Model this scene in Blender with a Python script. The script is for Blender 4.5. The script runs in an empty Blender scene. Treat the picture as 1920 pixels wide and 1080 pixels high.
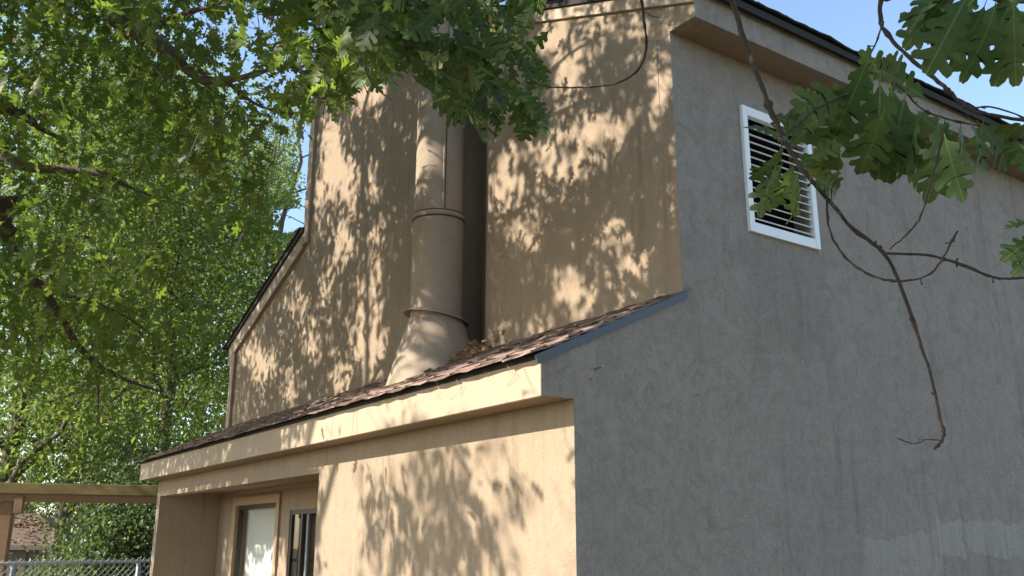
import bpy, bmesh, math, random
import numpy as np
from mathutils import Vector, Matrix

# ------------------------------------------------------------------ camera, sky, sun, exposure
S = bpy.context.scene
COL = S.collection
CAM = np.array([4.1965, -3.3481, 1.6])
YAW, PITCH, ROLL, FPX = 0.965, 0.2705, 0.0023, 1725.7
FWD = np.array([-math.sin(YAW)*math.cos(PITCH), math.cos(YAW)*math.cos(PITCH), math.sin(PITCH)])
RGT = np.array([math.cos(YAW), math.sin(YAW), 0.0])
UPV = np.cross(RGT, FWD)
_c, _s = math.cos(ROLL), math.sin(ROLL)
RGT, UPV = _c*RGT + _s*UPV, -_s*RGT + _c*UPV
cd = bpy.data.cameras.new('camera')
cam = bpy.data.objects.new('camera', cd)
COL.objects.link(cam)
cam.matrix_world = Matrix(((RGT[0], UPV[0], -FWD[0], CAM[0]), (RGT[1], UPV[1], -FWD[1], CAM[1]),
                           (RGT[2], UPV[2], -FWD[2], CAM[2]), (0, 0, 0, 1)))
cd.sensor_width = 36.0
cd.lens = FPX/1920*36.0
cd.clip_start, cd.clip_end = 0.05, 2000
S.camera = cam

SUN_EL, SUN_AZ = math.radians(32.0), (-0.311, -0.950)      # horizontal direction towards the sun
SUN = np.array([SUN_AZ[0]*math.cos(SUN_EL), SUN_AZ[1]*math.cos(SUN_EL), math.sin(SUN_EL)])
SUN /= np.linalg.norm(SUN)
W = bpy.data.worlds.new('World')
S.world = W
W.use_nodes = True
wn = W.node_tree
bg = wn.nodes['Background']
sky = wn.nodes.new('ShaderNodeTexSky')
sky.sky_type = 'NISHITA'
sky.sun_disc = False
sky.sun_elevation = SUN_EL
sky.sun_rotation = math.atan2(SUN[0], SUN[1])
sky.air_density, sky.dust_density, sky.ozone_density = 1.0, 0.7, 1.0
wn.links.new(sky.outputs[0], bg.inputs[0])
bg.inputs[1].default_value = 0.15
sl = bpy.data.lights.new('sun', 'SUN')
sl.energy, sl.angle, sl.color = 5.0, math.radians(0.53), (1.0, 0.92, 0.80)
so = bpy.data.objects.new('sun', sl)
COL.objects.link(so)
so.rotation_euler = Vector(SUN).to_track_quat('Z', 'Y').to_euler()
so.location = Vector(SUN)*30
S.view_settings.view_transform = 'Standard'
S.view_settings.look = 'None'
S.view_settings.exposure = 1.2
S.view_settings.gamma = 1.0
S.view_settings.use_curve_mapping = False
S.cycles.use_denoising = True
S.cycles.max_bounces = 8
S.cycles.diffuse_bounces = 5
S.cycles.transmission_bounces = 6
S.cycles.sample_clamp_indirect = 6.0

rng = np.random.default_rng(11)
random.seed(5)

def ray(x, y):
    return FWD + RGT*(x-960)/FPX + UPV*(540-y)/FPX
def at(x, y, dist):
    return CAM + ray(x, y)*dist
def ground_at(x, dist):
    p = at(x, 1018, dist); p[2] = 0
    return p
def proj(P):
    P = np.atleast_2d(P); v = P-CAM; z = v@FWD; zz = np.where(np.abs(z) < 1e-3, 1e-3, z)
    return 960+FPX*(v@RGT)/zz, 540-FPX*(v@UPV)/zz, z

# ------------------------------------------------------------------ materials
def mat(name):
    m = bpy.data.materials.new(name); m.use_nodes = True
    nt = m.node_tree
    return m, nt, nt.nodes['Principled BSDF']
def nd(nt, t, **kw):
    n = nt.nodes.new(t)
    for k, v in kw.items():
        if k.startswith('i_'): n.inputs[k[2:]].default_value = v
        else: setattr(n, k, v)
    return n
def noise(nt, scale, detail=4, rough=.55, vec=None, stretch=None, dist=0.):
    n = nd(nt, 'ShaderNodeTexNoise'); n.inputs['Scale'].default_value = scale
    n.inputs['Detail'].default_value = detail; n.inputs['Distortion'].default_value = dist; n.inputs['Roughness'].default_value = rough
    if vec is None:
        vec = nd(nt, 'ShaderNodeNewGeometry').outputs['Position']
    if stretch:
        mp = nd(nt, 'ShaderNodeMapping'); mp.inputs['Scale'].default_value = stretch
        nt.links.new(vec, mp.inputs['Vector']); vec = mp.outputs[0]
    nt.links.new(vec, n.inputs['Vector'])
    return n.outputs['Fac']
def ramp(nt, fac, stops):
    r = nd(nt, 'ShaderNodeValToRGB'); e = r.color_ramp.elements
    while len(e) < len(stops): e.new(0.5)
    for q, (p, c) in zip(e, stops):
        q.position = p; q.color = (c if isinstance(c, tuple) else (c, c, c)) + (1,)
    nt.links.new(fac, r.inputs[0]); return r.outputs[0]
def mix(nt, a, b, fac, mode='MIX'):
    m = nd(nt, 'ShaderNodeMix', data_type='RGBA', blend_type=mode)
    for s, v in ((6, a), (7, b), (0, fac)):
        if isinstance(v, (int, float)): m.inputs[s].default_value = v
        elif isinstance(v, tuple): m.inputs[s].default_value = v + (1,)
        else: nt.links.new(v, m.inputs[s])
    return m.outputs[2]
def bump(nt, bsdf, h, strength, dist):
    b = nd(nt, 'ShaderNodeBump'); b.inputs['Strength'].default_value = strength
    b.inputs['Distance'].default_value = dist
    nt.links.new(h, b.inputs['Height']); nt.links.new(b.outputs[0], bsdf.inputs['Normal'])
def math_node(nt, op, a, b=None):
    m = nd(nt, 'ShaderNodeMath', operation=op)
    for i, v in enumerate((a, b)):
        if v is None: continue
        if isinstance(v, (int, float)): m.inputs[i].default_value = v
        else: nt.links.new(v, m.inputs[i])
    return m.outputs[0]

def stucco(name, base, stain=(.42, .40, .36), stain_amt=.7, patches=(), grain=1., vert=.55, bstr=.45):
    m, nt, b = mat(name)
    c = mix(nt, tuple(x*.88 for x in base), tuple(min(1, x*1.1) for x in base), noise(nt, 1.3, 5, .6))
    c = mix(nt, c, tuple(x*(1-.16*grain) for x in base), ramp(nt, noise(nt, 7, 8, .75, stretch=(1, 1, vert), dist=1.2), [(.42, 0.), (.68, .9)]))
    c = mix(nt, c, tuple(min(1, x*(1+.16*grain)) for x in base), ramp(nt, noise(nt, 42, 6, .8, stretch=(1, 1, vert), dist=1.6), [(.52, 0.), (.74, .8)]))
    geo = nd(nt, 'ShaderNodeNewGeometry')
    sp = nd(nt, 'ShaderNodeSeparateXYZ'); nt.links.new(geo.outputs['Position'], sp.inputs[0])
    for (y0, y1, z0, z1, amt, col) in patches:           # paint touched up with a roller
        wob = math_node(nt, 'MULTIPLY', math_node(nt, 'SUBTRACT', noise(nt, 2.2, 6, .7), .5), .42)
        f = None
        for o, lo, hi in ((1, y0, y1), (2, z0, z1)):
            v = math_node(nt, 'ADD', sp.outputs[o], wob)
            for op, lim in (('GREATER_THAN', lo), ('LESS_THAN', hi)):
                g = math_node(nt, op, v, lim)
                f = g if f is None else math_node(nt, 'MULTIPLY', f, g)
        c = mix(nt, c, col, math_node(nt, 'MULTIPLY', math_node(nt, 'MULTIPLY', f, amt), ramp(nt, noise(nt, 5, 6, .7, stretch=(1, 1, .4)), [(.3, .35), (.6, 1.)])))
    # vertical mildew runs, and blotches
    st = ramp(nt, noise(nt, 1.0, 7, .68, stretch=(9, 9, .55)), [(.50, 0.), (.80, stain_amt)])
    st = math_node(nt, 'MULTIPLY', st, ramp(nt, noise(nt, .9, 3), [(.38, 0.), (.62, 1.)]))
    c = mix(nt, c, mix(nt, c, stain, 1.0, 'MULTIPLY'), st)
    st2 = ramp(nt, noise(nt, 1.0, 8, .75, stretch=(34, 34, 3.5)), [(.63, 0.), (.70, 1.)])
    st2 = math_node(nt, 'MULTIPLY', st2, ramp(nt, noise(nt, 1.7, 3), [(.5, 0.), (.68, .85)]))
    c = mix(nt, c, (.055, .045, .035), math_node(nt, 'MULTIPLY', st2, .8*stain_amt))
    nt.links.new(c, b.inputs['Base Color'])
    b.inputs['Roughness'].default_value = .9
    b.inputs['Specular IOR Level'].default_value = .2
    h1 = noise(nt, 1, 6, .68, stretch=(24, 24, 16), dist=1.5); h2 = noise(nt, 95, 3, .6); h3 = noise(nt, 3.2, 3, .5)
    h = math_node(nt, 'ADD', math_node(nt, 'MULTIPLY', h1, .8), math_node(nt, 'ADD', math_node(nt, 'MULTIPLY', h2, .35), math_node(nt, 'MULTIPLY', h3, .9)))
    bump(nt, b, h, bstr, .030)
    return m
def painted(name, base, rough=.6, var=.12, bstr=.15, scale=20, stretch=None, spec=.4, metallic=0.):
    m, nt, b = mat(name)
    n = noise(nt, scale, 5, .65, stretch=stretch)
    c = mix(nt, tuple(x*(1-var) for x in base), tuple(min(1, x*(1+var)) for x in base), n)
    c = mix(nt, c, tuple(x*.55 for x in base), ramp(nt, noise(nt, 4, 7, .72), [(.60, 0.), (.75, .6)]))
    nt.links.new(c, b.inputs['Base Color'])
    b.inputs['Roughness'].default_value = rough; b.inputs['Metallic'].default_value = metallic
    b.inputs['Specular IOR Level'].default_value = spec
    bump(nt, b, noise(nt, scale*4, 4, .6, stretch=stretch), bstr, .004)
    return m

TAN = (.318, .244, .173)
M = {}
M['stucco'] = stucco('tan_stucco', TAN)
M['stucco_side'] = stucco('shade_grey_stucco', (.362, .306, .258), stain_amt=.7, grain=1.7, vert=.85, bstr=1.,  # same paint greyed for the shaded wall; stains and patches are its own
    patches=[(3.55, 9, 1.50, 1.78, .62, (.47, .42, .365)), (2.55, 3.6, .2, 1.66, .5, (.46, .41, .355)), (2.2, 2.7, .2, 2.2, .2, (.28, .24, .20)), (1.55, 2.5, 2.9, 3.75, .22, (.20, .17, .14))])
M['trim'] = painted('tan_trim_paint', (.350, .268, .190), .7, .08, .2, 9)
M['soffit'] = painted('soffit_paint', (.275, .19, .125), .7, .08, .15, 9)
M['casing'] = painted('casing_paint', (.33, .235, .155), .6, .1, .1, 14)
M['pipe'] = painted('flue_paint', (.300, .238, .180), .75, .2, .2, 7, spec=.2)
M['pipe_seam'] = painted('dark_flue_seam', (.07, .05, .038), .9, .3, .3, 60)  # dark lines along the flue joints
M['vent'] = painted('white_vent_paint', (.80, .80, .80), .45, .03, .05, 12)
M['slat'] = painted('white_slat_paint', (.62, .61, .58), .5, .12, .1, 30)
M['black'] = painted('dark_void', (.012, .011, .010), .9, .1, .0)  # near-black colour standing in for unlit depth
M['drip'] = painted('blue_grey_metal', (.05, .055, .07), .45, .15, .1, 25, spec=.5)
M['roofedge'] = painted('dark_shingle_edge', (.035, .032, .032), .95, .4, .8, 40)
M['shed_roof'] = painted('shed_roof_shingle', (.11, .075, .055), .95, .4, .5, 15)
M['shed_wall'] = painted('shed_siding', (.11, .085, .07), .8, .15, .2, 12)
M['dark_bronze'] = painted('dark_bronze_frame', (.035, .022, .018), .4, .2, .1, 20)
M['blind'] = painted('white_roller_blind', (.80, .80, .77), .8, .04, .1, 3)
M['steel'] = painted('galvanised_steel', (.42, .43, .44), .5, .15, .1, 50, metallic=.6)
M['deadleaf'] = painted('dry_leaf', (.24, .14, .07), .8, .5, .1, 30)
M['web'] = painted('cobweb', (.36, .32, .26), .8, .1, 0, 10)
M['rust'] = painted('rusty_screw', (.30, .26, .22), .5, .4, .1, 90, metallic=.6)

def shingle_mat():
    m, nt, b = mat('brown_asphalt_shingle')
    oi = nd(nt, 'ShaderNodeObjectInfo')
    c = ramp(nt, oi.outputs['Random'], [(0., (.11, .074, .06)), (.5, (.20, .135, .108)), (1., (.29, .20, .165))])
    c = mix(nt, c, (.07, .055, .05), ramp(nt, noise(nt, 7, 6, .7), [(.5, 0.), (.68, .8)]))
    c = mix(nt, c, (.26, .20, .165), ramp(nt, noise(nt, 240, 2, .8), [(.55, 0.), (.75, .6)]))
    nt.links.new(c, b.inputs['Base Color']); b.inputs['Roughness'].default_value = .95
    bump(nt, b, noise(nt, 220, 3, .8), .6, .004)
    return m
M['shingle'] = shingle_mat()

def wood_mat(name, base, moss=0.):
    m, nt, b = mat(name)
    c = mix(nt, tuple(x*.6 for x in base), tuple(x*1.25 for x in base), noise(nt, 2.2, 7, .7, stretch=(2, 2, 26)))
    if moss: c = mix(nt, c, (.085, .085, .02), ramp(nt, noise(nt, 1.4, 5, .6), [(.35, 0.), (.6, moss)]))
    nt.links.new(c, b.inputs['Base Color']); b.inputs['Roughness'].default_value = .85
    bump(nt, b, noise(nt, 2.2, 7, .7, stretch=(3, 3, 40)), .5, .01)
    return m
M['wood'] = wood_mat('weathered_brown_wood', (.22, .125, .065))
M['wood_moss'] = wood_mat('mossy_wood', (.20, .135, .05), .9)

def bark_mat(name, base, lichen=.5):
    m, nt, b = mat(name)
    c = mix(nt, tuple(x*.5 for x in base), tuple(x*1.3 for x in base), noise(nt, 12, 7, .7, stretch=(2, 2, .6)))
    c = mix(nt, c, (.26, .26, .22), ramp(nt, noise(nt, 26, 5, .7), [(.58, 0.), (.68, lichen)]))
    nt.links.new(c, b.inputs['Base Color']); b.inputs['Roughness'].default_value = .9
    bump(nt, b, noise(nt, 30, 6, .7, stretch=(1.5, 1.5, .4)), .8, .01)
    return m
M['bark'] = bark_mat('oak_bark', (.10, .072, .05))
M['bark_near'] = bark_mat('twig_bark', (.045, .030, .024), .45)
M['bark_pale'] = bark_mat('pale_bark', (.22, .185, .14), .3)

def leaf_mat(name, dark, mid, light, trans, tfac=.42, rough=.42, spec=.45, vein=False):
    m, nt, b = mat(name)
    oi = nd(nt, 'ShaderNodeObjectInfo'); a = nd(nt, 'ShaderNodeAttribute', attribute_name='tint')
    v = math_node(nt, 'FRACT', math_node(nt, 'ADD', oi.outputs['Random'], a.outputs['Fac']))
    c = ramp(nt, v, [(0., dark), (.55, mid), (.93, light), (1., (light[0]*1.6, light[1]*1.15, light[2]*.8))])
    c = mix(nt, c, tuple(x*.7 for x in mid), ramp(nt, noise(nt, 45, 4, .6), [(.45, 0.), (.7, .6)]))
    if vein:
        tcn = nd(nt, 'ShaderNodeTexCoord'); sx = nd(nt, 'ShaderNodeSeparateXYZ'); nt.links.new(tcn.outputs['Object'], sx.inputs[0])
        ax_ = math_node(nt, 'ABSOLUTE', sx.outputs[0])
        f1 = math_node(nt, 'MULTIPLY', math_node(nt, 'LESS_THAN', ax_, .007), .55)
        wv = math_node(nt, 'FRACT', math_node(nt, 'MULTIPLY', math_node(nt, 'SUBTRACT', sx.outputs[1], math_node(nt, 'MULTIPLY', ax_, .75)), 7.0))
        f2 = math_node(nt, 'MULTIPLY', math_node(nt, 'LESS_THAN', wv, .06), .18)
        c = mix(nt, c, tuple(min(1, x*2.0) for x in light), math_node(nt, 'MAXIMUM', f1, f2))
    nt.links.new(c, b.inputs['Base Color'])
    b.inputs['Roughness'].default_value = rough; b.inputs['Specular IOR Level'].default_value = spec
    t = nd(nt, 'ShaderNodeBsdfTranslucent')
    tc = mix(nt, trans, tuple(x*.6 for x in trans), v)
    nt.links.new(tc, t.inputs['Color'])
    ms = nd(nt, 'ShaderNodeMixShader'); ms.inputs[0].default_value = tfac
    nt.links.new(b.outputs[0], ms.inputs[1]); nt.links.new(t.outputs[0], ms.inputs[2])
    nt.links.new(ms.outputs[0], nt.nodes['Material Output'].inputs['Surface'])
    return m
M['leaf'] = leaf_mat('oak_leaf', (.032, .050, .010), (.056, .098, .022), (.115, .150, .030), (.28, .41, .05), .46, .5, .3)
M['leaf_near'] = leaf_mat('near_oak_leaf', (.026, .052, .018), (.056, .095, .030), (.105, .145, .045), (.15, .22, .045), .38, .55, .22, True)
M['leaf_bg'] = leaf_mat('woodland_leaf', (.036, .060, .016), (.064, .104, .028), (.135, .165, .036), (.28, .39, .06), .44, .55, .25)
M['leaf_bush'] = leaf_mat('shrub_leaf', (.035, .060, .028), (.070, .105, .045), (.115, .15, .05), (.17, .25, .06))

def ground_mat():
    m, nt, b = mat('yard_ground')
    c = mix(nt, (.10, .075, .045), (.17, .125, .075), noise(nt, 9, 7, .7))
    c = mix(nt, c, (.06, .085, .025), ramp(nt, noise(nt, .5, 5, .6), [(.45, 0.), (.6, .85)]))
    nt.links.new(c, b.inputs['Base Color']); b.inputs['Roughness'].default_value = .95
    bump(nt, b, noise(nt, 25, 6, .7), .8, .03)
    return m
M['ground'] = ground_mat()
def glass_mat():
    m, nt, b = mat('window_glass')
    g = nd(nt, 'ShaderNodeBsdfGlossy'); g.inputs['Roughness'].default_value = .02
    t = nd(nt, 'ShaderNodeBsdfTransparent'); t.inputs['Color'].default_value = (.93, .94, .93, 1)
    f = nd(nt, 'ShaderNodeLayerWeight'); f.inputs['Blend'].default_value = .5
    fr = math_node(nt, 'ADD', math_node(nt, 'MULTIPLY', math_node(nt, 'POWER', f.outputs['Facing'], 5.0), .9), .04)
    ms = nd(nt, 'ShaderNodeMixShader'); nt.links.new(fr, ms.inputs[0])
    nt.links.new(t.outputs[0], ms.inputs[1]); nt.links.new(g.outputs[0], ms.inputs[2])
    nt.links.new(ms.outputs[0], nt.nodes['Material Output'].inputs['Surface'])
    return m
M['glass'] = glass_mat()

# ------------------------------------------------------------------ mesh helpers
class MB:
    def __init__(s): s.v = []; s.f = []; s.n = 0
    def add(s, v, f):
        s.v.extend([tuple(map(float, q)) for q in v]); s.f.extend([tuple(int(i)+s.n for i in q) for q in f]); s.n += len(v); return s
    def box(s, x0, x1, y0, y1, z0, z1):
        v = [(x, y, z) for x in (x0, x1) for y in (y0, y1) for z in (z0, z1)]
        return s.add(v, [(0, 1, 3, 2), (4, 6, 7, 5), (0, 4, 5, 1), (2, 3, 7, 6), (0, 2, 6, 4), (1, 5, 7, 3)])
    def prism(s, poly, axis, a, b):
        """poly in the two other axes (in x,y,z order), extruded along axis from a to b"""
        def mk(p, q):
            l = list(p); l.insert(axis, q); return tuple(l)
        n = len(poly); v = [mk(p, a) for p in poly]+[mk(p, b) for p in poly]
        f = [tuple(range(n)), tuple(range(2*n-1, n-1, -1))]+[(i, i+n, (i+1) % n+n, (i+1) % n) for i in range(n)]
        return s.add(v, f)
    def tube(s, pts, rad, sides=6, cap=True):
        pts = [np.array(p, float) for p in pts]; n = len(pts)
        t0 = pts[1]-pts[0]; u = np.cross(t0, [.3, .2, 1.]);
        if np.linalg.norm(u) < 1e-6: u = np.cross(t0, [1., 0, 0])
        u /= np.linalg.norm(u); v = []; f = []
        for i, p in enumerate(pts):
            t = pts[min(i+1, n-1)]-pts[max(i-1, 0)]; t /= max(np.linalg.norm(t), 1e-9)
            u = u-t*(u@t); u /= max(np.linalg.norm(u), 1e-9); w = np.cross(t, u)
            r = rad[i] if hasattr(rad, '__len__') else rad
            for k in range(sides):
                a = 2*math.pi*k/sides; v.append(p+r*(math.cos(a)*u+math.sin(a)*w))
        for i in range(n-1):
            for k in range(sides):
                k2 = (k+1) % sides
                f.append((i*sides+k, i*sides+k2, (i+1)*sides+k2, (i+1)*sides+k))
        if cap: f.append(tuple(range(sides-1, -1, -1))); f.append(tuple((n-1)*sides+k for k in range(sides)))
        return s.add(v, f)
    def build(s, name, m, parent=None, smooth=False, bevel=0.):
        me = bpy.data.meshes.new(name); me.from_pydata(s.v, [], s.f)
        bm = bmesh.new(); bm.from_mesh(me); bmesh.ops.recalc_face_normals(bm, faces=bm.faces)
        if bevel: bmesh.ops.bevel(bm, geom=bm.edges[:], offset=bevel, segments=1, affect='EDGES', profile=.5)
        bm.to_mesh(me); bm.free()
        if smooth:
            me.polygons.foreach_set('use_smooth', [True]*len(me.polygons))
        me.materials.append(M[m]); return link(name, me, parent)
def link(name, me, parent=None):
    o = bpy.data.objects.new(name, me); COL.objects.link(o)
    if parent is not None:
        o.parent = parent
        o.matrix_parent_inverse = parent_world(parent).inverted()
    return o
def parent_world(p):
    m = p.matrix_basis.copy()
    if p.parent is not None: m = parent_world(p.parent) @ p.matrix_parent_inverse @ m
    return m
def empty(name, loc, label, cat, group=None):
    o = bpy.data.objects.new(name, None); COL.objects.link(o); o.location = loc
    o.empty_display_size = .2
    return tag(o, label, cat, group)
def tag(o, label, cat, group=None):
    o['label'] = label; o['category'] = cat
    if group: o['group'] = group
    return o
def smooth_path(pts, sub=5):
    """Catmull-Rom through the points"""
    P = [np.array(p, float) for p in pts]; P = [2*P[0]-P[1]]+P+[2*P[-1]-P[-2]]; out = []
    for i in range(1, len(P)-2):
        for k in range(sub):
            t = k/sub
            out.append(.5*((2*P[i])+(-P[i-1]+P[i+1])*t+(2*P[i-1]-5*P[i]+4*P[i+1]-P[i+2])*t*t+(-P[i-1]+3*P[i]-3*P[i+1]+P[i+2])*t**3))
    out.append(P[-2]); return out
def big_mesh(name, V, F, tint, m, parent=None, smooth=False):
    """V (n,3), F (k,4 or 3), per-face tint"""
    me = bpy.data.meshes.new(name); k = F.shape[1]
    me.vertices.add(len(V)); me.vertices.foreach_set('co', V.astype(np.float32).ravel())
    me.loops.add(F.size); me.loops.foreach_set('vertex_index', F.astype(np.int32).ravel())
    me.polygons.add(len(F)); me.polygons.foreach_set('loop_start', np.arange(0, F.size, k, dtype=np.int32))
    if smooth: me.polygons.foreach_set('use_smooth', np.ones(len(F), bool))
    at_ = me.attributes.new('tint', 'FLOAT', 'FACE'); at_.data.foreach_set('value', tint.astype(np.float32))
    me.update(calc_edges=True); me.materials.append(M[m]); return link(name, me, parent)

# ------------------------------------------------------------------ ground and terrain
def terrain_z(x, y):
    d = np.clip((-x-10.5)/14., 0, 1); d = d*d*(3-2*d)
    return -1.1*d + .05*np.sin(x*.7)*np.cos(y*.6)*np.clip(np.hypot(x-4, y+3)/12., 0, 1)
def build_ground():
    n = 90
    g = np.sign(np.linspace(-1, 1, n))*np.abs(np.linspace(-1, 1, n))**2.2
    X, Y = np.meshgrid(g*420-4, g*420)
    V = np.stack([X.ravel(), Y.ravel(), terrain_z(X.ravel(), Y.ravel())], 1)
    i = np.arange(n*n).reshape(n, n)
    F = np.stack([i[:-1, :-1].ravel(), i[:-1, 1:].ravel(), i[1:, 1:].ravel(), i[1:, :-1].ravel()], 1)
    o = big_mesh('ground', V, F, np.zeros(len(F)), 'ground', smooth=True); o['kind'] = 'structure'
build_ground()

# ------------------------------------------------------------------ the house
XL, XJ, XP = -9.104, -3.652, -8.955          # left end, right jamb of the porch, inner edge of the left pier
HS, HH, OV, D = 2.414, 2.20, .237, .9356     # soffit height, porch head, eave overhang, set-back of upper wall
ZE = 2.650                                   # shingle edge height at y = -OV-.072
SL = (3.2237-ZE)/(D+OV+.072)                 # slope of lower roof
def zroof(y): return ZE+SL*(y+OV+.072)
EV, HU, PITCHU = .2518, 5.1494, .4175        # side eave overhang, its soffit, upper roof pitch
XR, YB = -6.712, 9.0
def ztrim(x): return 5.359-PITCHU*x
def ztop(x): return 5.43+PITCHU*(.27-x)
house = empty('house', (-4.5, 4.5, 0), 'two-level tan stucco house with flue recess, low front roof and open porch', 'house')

# side wall (plane x=0) with the vent opening
VY0, VY1, VZ0, VZ1 = 1.6266, 2.4215, 3.7687, 4.768
vy0, vy1, vz0, vz1 = VY0+.045, VY1-.045, VZ0+.055, VZ1-.055
w = MB()
w.prism([(0, -.3), (YB, -.3), (YB, 3.2237), (D, 3.2237), (-OV, zroof(-OV)-.03), (-OV, HS), (0, HS)], 0, 0, -.0024)
w.prism([(D, 3.2237), (YB, 3.2237), (YB, vz0), (D, vz0)], 0, 0, -.0024)
w.prism([(D, vz0), (vy0, vz0), (vy0, vz1), (D, vz1)], 0, 0, -.0024)
w.prism([(vy1, vz0), (YB, vz0), (YB, vz1), (vy1, vz1)], 0, 0, -.0024)
w.prism([(D, vz1), (YB, vz1), (YB, HU+.25), (D, HU+.25)], 0, 0, -.0024)
side = w.build('side_wall', 'stucco_side', house)
side['label'] = 'shaded grey-looking stucco side wall'

# upper front wall with the flue recess
NX0, NX1, NDEP = -2.98, -2.398, .34
zs = lambda x: 5.56-.40*(XR-x)               # shoulder roof line (top edge) left of XR
w = MB()
w.prism([(NX1, 2.9), (-.003, 2.9), (-.003, ztop(0)-.06), (NX1, ztop(NX1)-.06)], 1, D, D+.14)
w.prism([(XR, 2.9), (NX0, 2.9), (NX0, ztop(NX0)-.06), (XR, ztop(XR)-.06)], 1, D, D+.14)
w.prism([(-9.265, 2.9), (XR, 2.9), (XR, zs(XR)-.05), (-9.265, zs(-9.265)-.05)], 1, D, D+.14)
w.box(NX0-.05, NX1+.05, D+NDEP, D+NDEP+.05, 2.9, ztop(NX0))
w.box(NX0-.05, NX0, D+.139, D+NDEP, 2.9, ztop(NX0)); w.box(NX1, NX1+.05, D+.139, D+NDEP, 2.9, ztop(NX1))
front = w.build('upper_front_wall', 'stucco', house)
# end of the boxed side eave, flush with the upper front wall
MB().prism([(.001, HU+.001), (EV-.002, HU+.001), (EV-.002, ztrim(EV)+.11), (.001, ztrim(0)+.06)], 1, D-.002, D+.10).build('eave_end', 'stucco', house)

# lower front wall: right panel, lintel, left pier, porch walls and ceiling
w = MB()
w.box(XJ, -.003, 0, .82, -.3, HS-.002)
w.box(XL, XJ, 0, .16, HH, HS-.002)
w.box(XL, XP, 0, .16, -.3, HH); w.box(XL, XP, .16, .82, -.3, 2.258)
low = w.build('lower_front_wall', 'stucco', house)
w = MB()
PB = .825
wx0, wx1, dx0, dx1, wtop, dtop = -8.22, -6.76, -6.37, -4.45, 2.07, 1.966
w.box(XP-.1, wx0, PB, PB+.15, -.3, 2.26); w.box(wx0, wx1, PB, PB+.15, wtop, 2.26); w.box(wx0, wx1, PB, PB+.15, -.3, .35)
w.box(wx1, dx0, PB, PB+.15, -.3, 2.26); w.box(dx0, dx1, PB, PB+.15, dtop, 2.26); w.box(dx1, XJ, PB, PB+.15, -.3, 2.26)
w.build('porch_back_wall', 'stucco', house)
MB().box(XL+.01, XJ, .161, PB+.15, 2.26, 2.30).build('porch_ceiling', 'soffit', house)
MB().box(XP, XJ, -.6, PB, -.05, .06).build('porch_floor', 'trim', house)
# far walls
MB().box(-9.25, -9.1, D+.14, YB, -.3, 4.45).build('end_wall', 'stucco', house)
MB().box(XR-.1, XR+.05, D+.14, YB, 4.3, 8.1).build('clerestory_wall', 'stucco', house)
MB().prism([(-9.2, -.3), (-.2, -.3), (-.2, 5.3), (XR, 8.1), (XR, 5.4), (-9.2, 4.4)], 1, YB-.15, YB-.003).build('rear_wall', 'stucco', house)

# fascia and soffit of the lower eave
MB().box(-9.20, -.004, -OV, -OV+.035, HS-.004, zroof(-OV)-.052).build('fascia_board', 'trim', house, bevel=.004)
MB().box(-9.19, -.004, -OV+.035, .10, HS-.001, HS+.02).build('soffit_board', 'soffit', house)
MB().prism([(-OV+.035, HS+.02), (D, HS+.02), (D, zroof(D)-.06), (-OV+.035, zroof(-OV+.035)-.06)], 0, -9.19, -9.13).build('eave_return', 'trim', house)
# lower roof: deck, flashing, shingles one by one
roof = MB().prism([(-OV-.006, zroof(-OV-.006)-.050), (D, zroof(D)-.05), (D, zroof(D)-.018), (-OV-.006, zroof(-OV-.006)-.018)], 0, -9.24, .004).build('lower_roof', 'roofedge', house)
MB().prism([(-OV-.03, zroof(-OV-.03)-.080), (D+.03, zroof(D+.03)-.072), (D+.03, zroof(D+.03)-.018), (-OV-.05, zroof(-OV-.05)-.02)], 0, .0045, .016).build('drip_edge', 'drip', house)
def shingle_meshes(n, wd, ln, th, m):
    out = []
    for k in range(n):
        bm = bmesh.new(); nx, ny = 4, 3; g = {}
        r = np.random.default_rng(40+k)
        curl = r.uniform(.0, .016, nx)
        for top in (0, 1):
            for i in range(nx):
                for j in range(ny):
                    x = (i/(nx-1)-.5)*wd; y = j/(ny-1)*ln
                    if j == 0: y += r.uniform(-.007, .007)
                    z = curl[i]*(1-j/(ny-1))**2 + (th if top else 0)
                    g[top, i, j] = bm.verts.new((x, y, z))
        for i in range(nx-1):
            for j in range(ny-1):
                bm.faces.new([g[1, i, j], g[1, i+1, j], g[1, i+1, j+1], g[1, i, j+1]])
                if j == 0: bm.faces.new([g[0, i, j], g[0, i, j+1], g[0, i+1, j+1], g[0, i+1, j]])
            bm.faces.new([g[0, i, 0], g[0, i+1, 0], g[1, i+1, 0], g[1, i, 0]])
        for i in (0, nx-1):
            for j in range(ny-1):
                q = [g[0, i, j], g[1, i, j], g[1, i, j+1], g[0, i, j+1]]; bm.faces.new(q)
        bmesh.ops.recalc_face_normals(bm, faces=bm.faces)
        me = bpy.data.meshes.new('shingle'); bm.to_mesh(me); bm.free(); me.materials.append(M[m]); out.append(me)
    return out
shm = shingle_meshes(6, .298, .24, .010, 'shingle')
ang = math.atan(SL); rows = 9; step = (D+OV+.065)/math.cos(ang)/rows
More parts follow.
